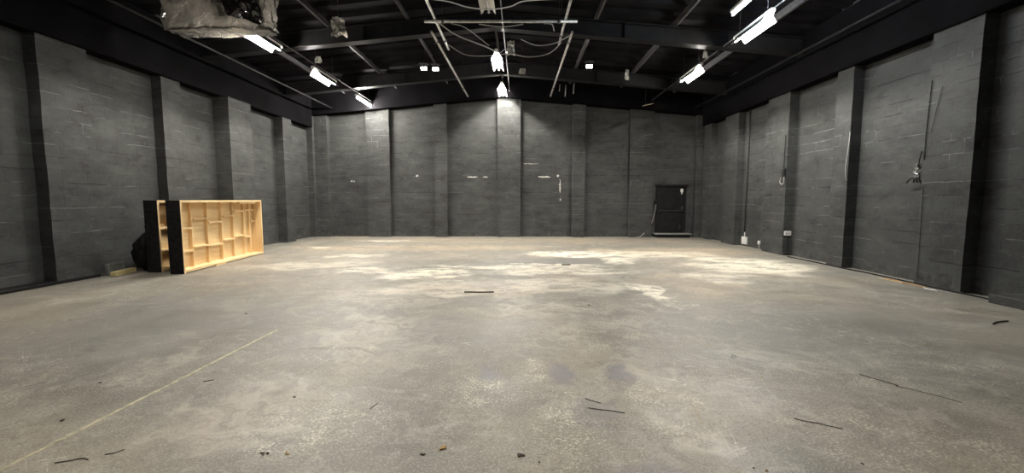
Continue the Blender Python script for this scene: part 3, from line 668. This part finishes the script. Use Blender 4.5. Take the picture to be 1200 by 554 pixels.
cable('cable', [(PR - .014, 7.50, 3.40), (PR - .014, 7.58, 3.0), (PR - .014, 7.64, 2.66)], .004, M['cable_black'], 'thin dark wire slanting beside the black cable on the right wall')
cable('cable', [(7.08, 9.47, 2.95), (7.04, 9.44, 2.6), (7.0, 9.42, 2.3), (7.01, 9.43, 2.05), (7.07, 9.46, 1.92)], .009, M['cable_grey'], 'pale cable bulging from the near edge of a right wall pilaster')
t = thing('switch_box', 'small black switch box with grey cable loop on a right wall pilaster', 'switch', (PR, 11.72, 1.92))
bm = BM(); add_box(bm, -.06, 0, -.06, .06, .18, .42); bevel(bm, .01); obj('box', bm, M['black_plastic'], t)
bm = BM(); add_tube(bm, [(-.04, .05, .2), (-.06, .10, .08), (-.05, .04, .0), (-.04, -.04, .03), (-.04, -.05, .2)], .012); obj('loop', bm, M['cable_grey'], t)
bm = BM(); add_tube(bm, [(-.03, 0, .42), (-.03, -.01, 1.0), (-.02, 0, 1.3)], .01); obj('lead', bm, M['cable_black'], t)
t = thing('socket_plate', 'white double socket low on the dark near side of a right wall pilaster', 'socket', (7.21, 11.65, .54), group='white sockets along the right wall')
bm = BM(); add_box(bm, -.09, .09, -.035, 0, 0, .12); bevel(bm, .008); obj('plate', bm, M['socket'], t)
bm = BM(); [add_box(bm, -.06 + q * .07, -.03 + q * .07, -.04, -.034, .03, .08) for q in range(2)]; obj('switch_rocker', bm, M['cable_grey'], t)
bm = BM(); add_box(bm, -.10, .10, -.05, 0, -.54, -.46); bevel(bm, .01); add_tube(bm, [(0, -.02, -.46), (0.01, -.02, -.2), (0, -.02, 0)], .012); obj('floor_box', bm, M['black_plastic'], t)
t = thing('socket_plate', 'white socket box near the floor toward the far end of the right wall', 'socket', (XR, 14.0, .06), group='white sockets along the right wall')
bm = BM(); add_box(bm, -.06, 0, -.14, .14, 0, .24); bevel(bm, .012); obj('plate', bm, M['socket'], t)
bm = BM(); add_tube(bm, [(-.03, 0, .24), (-.03, 0, .4)], .015, smooth=False); obj('inlet', bm, M['socket'], t)
t = thing('socket_plate', 'tiny white outlet near the floor in the middle of the right wall', 'socket', (XR, 13.15, .14), group='white sockets along the right wall')
bm = BM(); add_box(bm, -.05, 0, -.05, .05, 0, .11); bevel(bm, .01); obj('plate', bm, M['socket'], t)
bm = BM(); add_tube(bm, [(-.02, 0, 0), (-.02, 0, -.13)], .01, smooth=False); obj('inlet', bm, M['socket'], t)
def wallpipe(x, y, z0, z1, r, mat, lb):
    bm = BM(); add_tube(bm, [(x, y, z0), (x, y, z1)], r, 8, smooth=False); z = z0 + .5
    while z < z1:
        add_tube(bm, [(x, y, z), (x, y, z + .03)], r * 1.6, 8, smooth=False); z += 1.1
    obj('wall_pipe', bm, mat, label=lb, cat='pipe')
wallpipe(7.285, 14.0, .45, 5.1, .02, M['conduit'], 'upright worn conduit above the white socket on the right wall')
wallpipe(6.92, 17.395, .02, 1.7, .018, M['conduit'], 'upright conduit in the corner right of the black door')
cable('cable', [(5.46, 17.36, 1.31), (5.44, 17.36, 1.1), (5.30, 17.3, .6), (5.08, 17.25, .28), (4.8, 17.14, .03), (4.62, 17.08, .016)], .016, M['cable_grey'], 'pale cable drooping from the black box left of the door to the floor')
t = thing('junction_box', 'small black box on the back wall left of the door', 'junction box', (5.46, YB, 1.32))
bm = BM(); add_box(bm, -.07, .07, -.06, 0, 0, .16); bevel(bm, .01); obj('box', bm, M['black_plastic'], t)
bm = BM(); add_box(bm, -.06, .06, -.068, -.06, .01, .15); obj('lid', bm, M['black_paint'], t)

# ------------------------------------------------------------------ on the floor
def strip(name, a, b, w, mat, lb, wob=0.004, gaps=0):
    bm = BM(); A, B = Vector((*a, 0)), Vector((*b, 0)); n = 60; dr = (B - A).normalized(); s = Vector((-dr.y, dr.x, 0)); prev = None
    for i in range(n + 1):
        p = A.lerp(B, i / n); l = p + s * (w / 2 + random.uniform(-wob, wob)); r = p - s * (w / 2 + random.uniform(-wob, wob))
        cur = [bm.verts.new((l.x, l.y, .0025)), bm.verts.new((r.x, r.y, .0025)), bm.verts.new((r.x, r.y, .0003)), bm.verts.new((l.x, l.y, .0003))]
        if prev and not (gaps and random.random() < gaps):
            for q in range(4): bm.faces.new((prev[q], prev[(q + 1) % 4], cur[(q + 1) % 4], cur[q]))
        prev = cur
    obj(name, bm, mat, label=lb, cat='tape')
strip('floor_tape', (-2.90, 2.0), (-2.81, 4.78), .03, M['tape'], 'long worn cream tape line on the floor at the left', .006, .08)
strip('floor_tape', (-5.35, 4.0), (-6.1, 6.6), .022, M['tape_old'], 'faint old tape line on the floor near the left wall', .006, .25)

cable('cable', [(7.04, 11.3, .013), (7.06, 10.3, .013), (7.05, 9.4, .013), (7.1, 8.8, .013), (7.07, 7.9, .013), (7.04, 7.2, .013), (7.06, 6.6, .013), (7.0, 6.35, .013)], .013, M['cable_black'], 'black cable lying along the foot of the right wall')
def squiggle(name, a, b, n, amp, r, mat, lb, cat, group=None):
    A, B = Vector((*a, 0)), Vector((*b, 0)); dr = (B - A).normalized(); s = Vector((-dr.y, dr.x, 0)); pts = []
    for i in range(n + 1):
        pts.append(A.lerp(B, i / n) + s * random.uniform(-amp, amp) + Vector((0, 0, r + .001)))
    bm = BM(); add_tube(bm, pts, r, 6, n=4); return obj(name, bm, mat, label=lb, cat=cat, group=group)
G = 'scraps on the floor'
squiggle('wire_scrap', (-2.66, 2.27), (-2.50, 2.31), 4, .014, 0.0027, M['cable_black'], 'bent black wire scrap right of the tape line at the bottom left', 'wire', G)
squiggle('wire_scrap', (-2.45, 2.35), (-2.38, 2.40), 3, .008, 0.0024, M['cable_black'], 'tiny black wire scrap beyond the bent one at the bottom left', 'wire', G)
squiggle('wood_stick', (-0.91, 6.79), (-0.43, 6.80), 6, .012, 0.0120, M['chipdark'], 'dark stick lying on the floor in front of the pale patch', 'stick', G)
squiggle('wood_stick', (0.95, 9.75), (1.15, 9.76), 3, .01, 0.0105, M['chipdark'], 'small dark stick far down the middle of the floor', 'stick', G)
squiggle('wire_scrap', (0.49, 3.12), (0.60, 3.05), 2, .003, 0.0024, M['cable_black'], 'shorter upper one of two dark wires right of centre', 'wire', G)
squiggle('wire_scrap', (0.49, 2.98), (0.74, 2.91), 3, .004, 0.0024, M['cable_black'], 'longer lower one of two dark wires right of centre', 'wire', G)
squiggle('wire_scrap', (1.88, 2.85), (2.12, 2.73), 4, .006, 0.0027, M['cable_black'], 'curved black wire on the floor at the lower right', 'wire', G)
squiggle('wire_scrap', (2.92, 3.62), (3.06, 3.40), 3, .006, 0.0024, M['cable_black'], 'dark wire scrap on the right of the floor, nearer the middle', 'wire', G)
squiggle('wire_scrap', (3.04, 3.40), (3.28, 3.12), 5, .01, 0.0018, M['chipdark'], 'long thin faint wire on the floor at the right', 'wire', G)
squiggle('wood_stick', (1.27, 3.05), (1.22, 2.76), 3, .004, 0.0024, M['chippale'], 'pale straw stick on the floor left of the curved wire', 'stick', G)
squiggle('wood_stick', (5.70, 5.16), (6.02, 5.30), 3, .015, 0.0090, M['chipdark'], 'dark stick near the kerb at the far right', 'stick', G)
squiggle('string_scrap', (6.95, 8.15), (6.93, 7.35), 7, .03, 0.0083, M['orange'], 'orange string strewn by the foot of the right wall', 'string', G)
squiggle('string_scrap', (6.85, 8.2), (6.86, 7.7), 4, .02, 0.0105, M['chippale'], 'pale strip beside the orange string at the right wall', 'string', G)
squiggle('string_scrap', (6.86, 7.3), (6.83, 7.02), 3, .02, 0.0090, M['cable_white'], 'white shred by the right wall pilaster foot', 'string', G)
squiggle('wire_scrap', (-2.62, 3.36), (-2.56, 3.40), 2, .004, 0.0030, M['chipdark'], 'short dark scrap right of the tape line, middle left', 'wire', G)
squiggle('wire_scrap', (-1.08, 2.93), (-1.05, 3.02), 2, .004, 0.0024, M['chipdark'], 'tiny dark splinter on the floor left of centre', 'wire', G)
bm = BM(); add_tube(bm, [(2.05 + .035 * math.cos(a), 4.02 + .035 * math.sin(a), .005) for a in [q * math.pi / 5 for q in range(9)]], .004); obj('ring_scrap', bm, M['cable_white'], label='small pale open ring on the floor right of centre', cat='ring', group=G)

def chip(name, x, y, s, mat, lb, cat='crumb', flat=.45):
    bm = BM(); bmesh.ops.create_icosphere(bm, subdivisions=2, radius=s)
    for v in bm.verts:
        v.co = v.co * (1 + .5 * mnoise.noise(v.co * (1.6 / s) + Vector((x * 3, y * 3, 0)))); v.co.z *= flat; v.co.x *= 1.3
    bmesh.ops.rotate(bm, verts=bm.verts, cent=(0, 0, 0), matrix=Matrix.Rotation(x * 7 + y * 3, 3, 'Z'))
    bmesh.ops.translate(bm, verts=bm.verts, vec=(x, y, -min(v.co.z for v in bm.verts)))
    return obj(name, bm, mat, label=lb, cat=cat, group=G)
def cluster(name, x, y, spread, n, s, mats, lb, cat):
    """one scrap made of a few stuck together lumps"""
    bm = BM()
    for i in range(n):
        r = BM(); bmesh.ops.create_icosphere(r, subdivisions=2, radius=s * random.uniform(.6, 1.2)); o = Vector((random.uniform(-spread, spread), random.uniform(-spread, spread) * .7, 0)) if i else Vector((0, 0, 0))
        for v in r.verts: v.co = v.co * (1 + .5 * mnoise.noise(v.co * (1.6 / s) + o * 40)); v.co.z *= .45
        zmin = min(v.co.z for v in r.verts); mp = {}
        for v in r.verts: mp[v.index] = bm.verts.new((v.co.x + o.x + x, v.co.y + o.y + y, v.co.z - zmin))
        r.verts.ensure_lookup_table()
        for f in r.faces: bm.faces.new([mp[v.index] for v in f.verts])
        r.free()
    return obj(name, bm, mats, label=lb, cat=cat, group=G)
cluster('crumb_clump', -0.47, 2.46, .022, 9, .010, M['crumb'], 'tan crumbled clump on the floor below centre', 'crumb')
cluster('crumb_clump', -0.575, 2.39, .012, 4, .007, M['chipdark'], 'small brown clump left of the tan crumbled clump', 'crumb')
cluster('crumb_clump', 0.0, 2.40, .024, 7, .008, M['chipdark'], 'black crumbled clump at the bottom centre', 'crumb')
cluster('crumb_clump', -1.52, 2.38, .03, 5, .008, M['chipdark'], 'dark flakes clump at the bottom, between tape line and centre', 'crumb')
cluster('crumb_clump', -1.37, 2.38, .025, 4, .007, M['crumb'], 'brown flakes clump at the bottom right of the dark flakes', 'crumb')
for x, y, s, mt, lb in ((.11, 2.33, .010, 'chipdark', 'tiny dark chip right of the black clump at the bottom centre'), (-1.72, 3.10, .014, 'chipdark', 'dark chip among pale scuffs left of centre'),
                        (-3.12, 2.73, .016, 'chipdark', 'dark chip left of the tape line at the bottom left'), (-3.45, 3.32, .014, 'chipdark', 'small dark chip on the grey floor at the left'),
                        (-3.62, 5.45, .018, 'chipdark', 'lone dark chip on the grey floor beyond the tape line'), (1.37, 2.28, .012, 'crumb', 'brown chip at the bottom edge right of centre'),
                        (1.31, 2.30, .009, 'chipdark', 'tiny dark chip beside the brown chip at the bottom edge'), (2.05, 3.55, .013, 'chippale', 'pale chip below the small ring on the floor'),
                        (1.95, 2.35, .010, 'chipdark', 'tiny dark chip at the bottom below the curved wire'), (6.62, 6.75, .03, 'chippale', 'pale chip by the foot of the right wall pilaster'),
                        (4.2, 4.4, .02, 'chippale', 'pale chip on the floor at the right'), (0.98, 6.0, .02, 'chipdark', 'dark chip on the floor past the centre'),
                        (-1.55, 4.2, .014, 'chippale', 'pale chip right of the far end of the tape line')):
    chip('floor_chip', x, y, s * .65, M[mt], lb, 'chip')
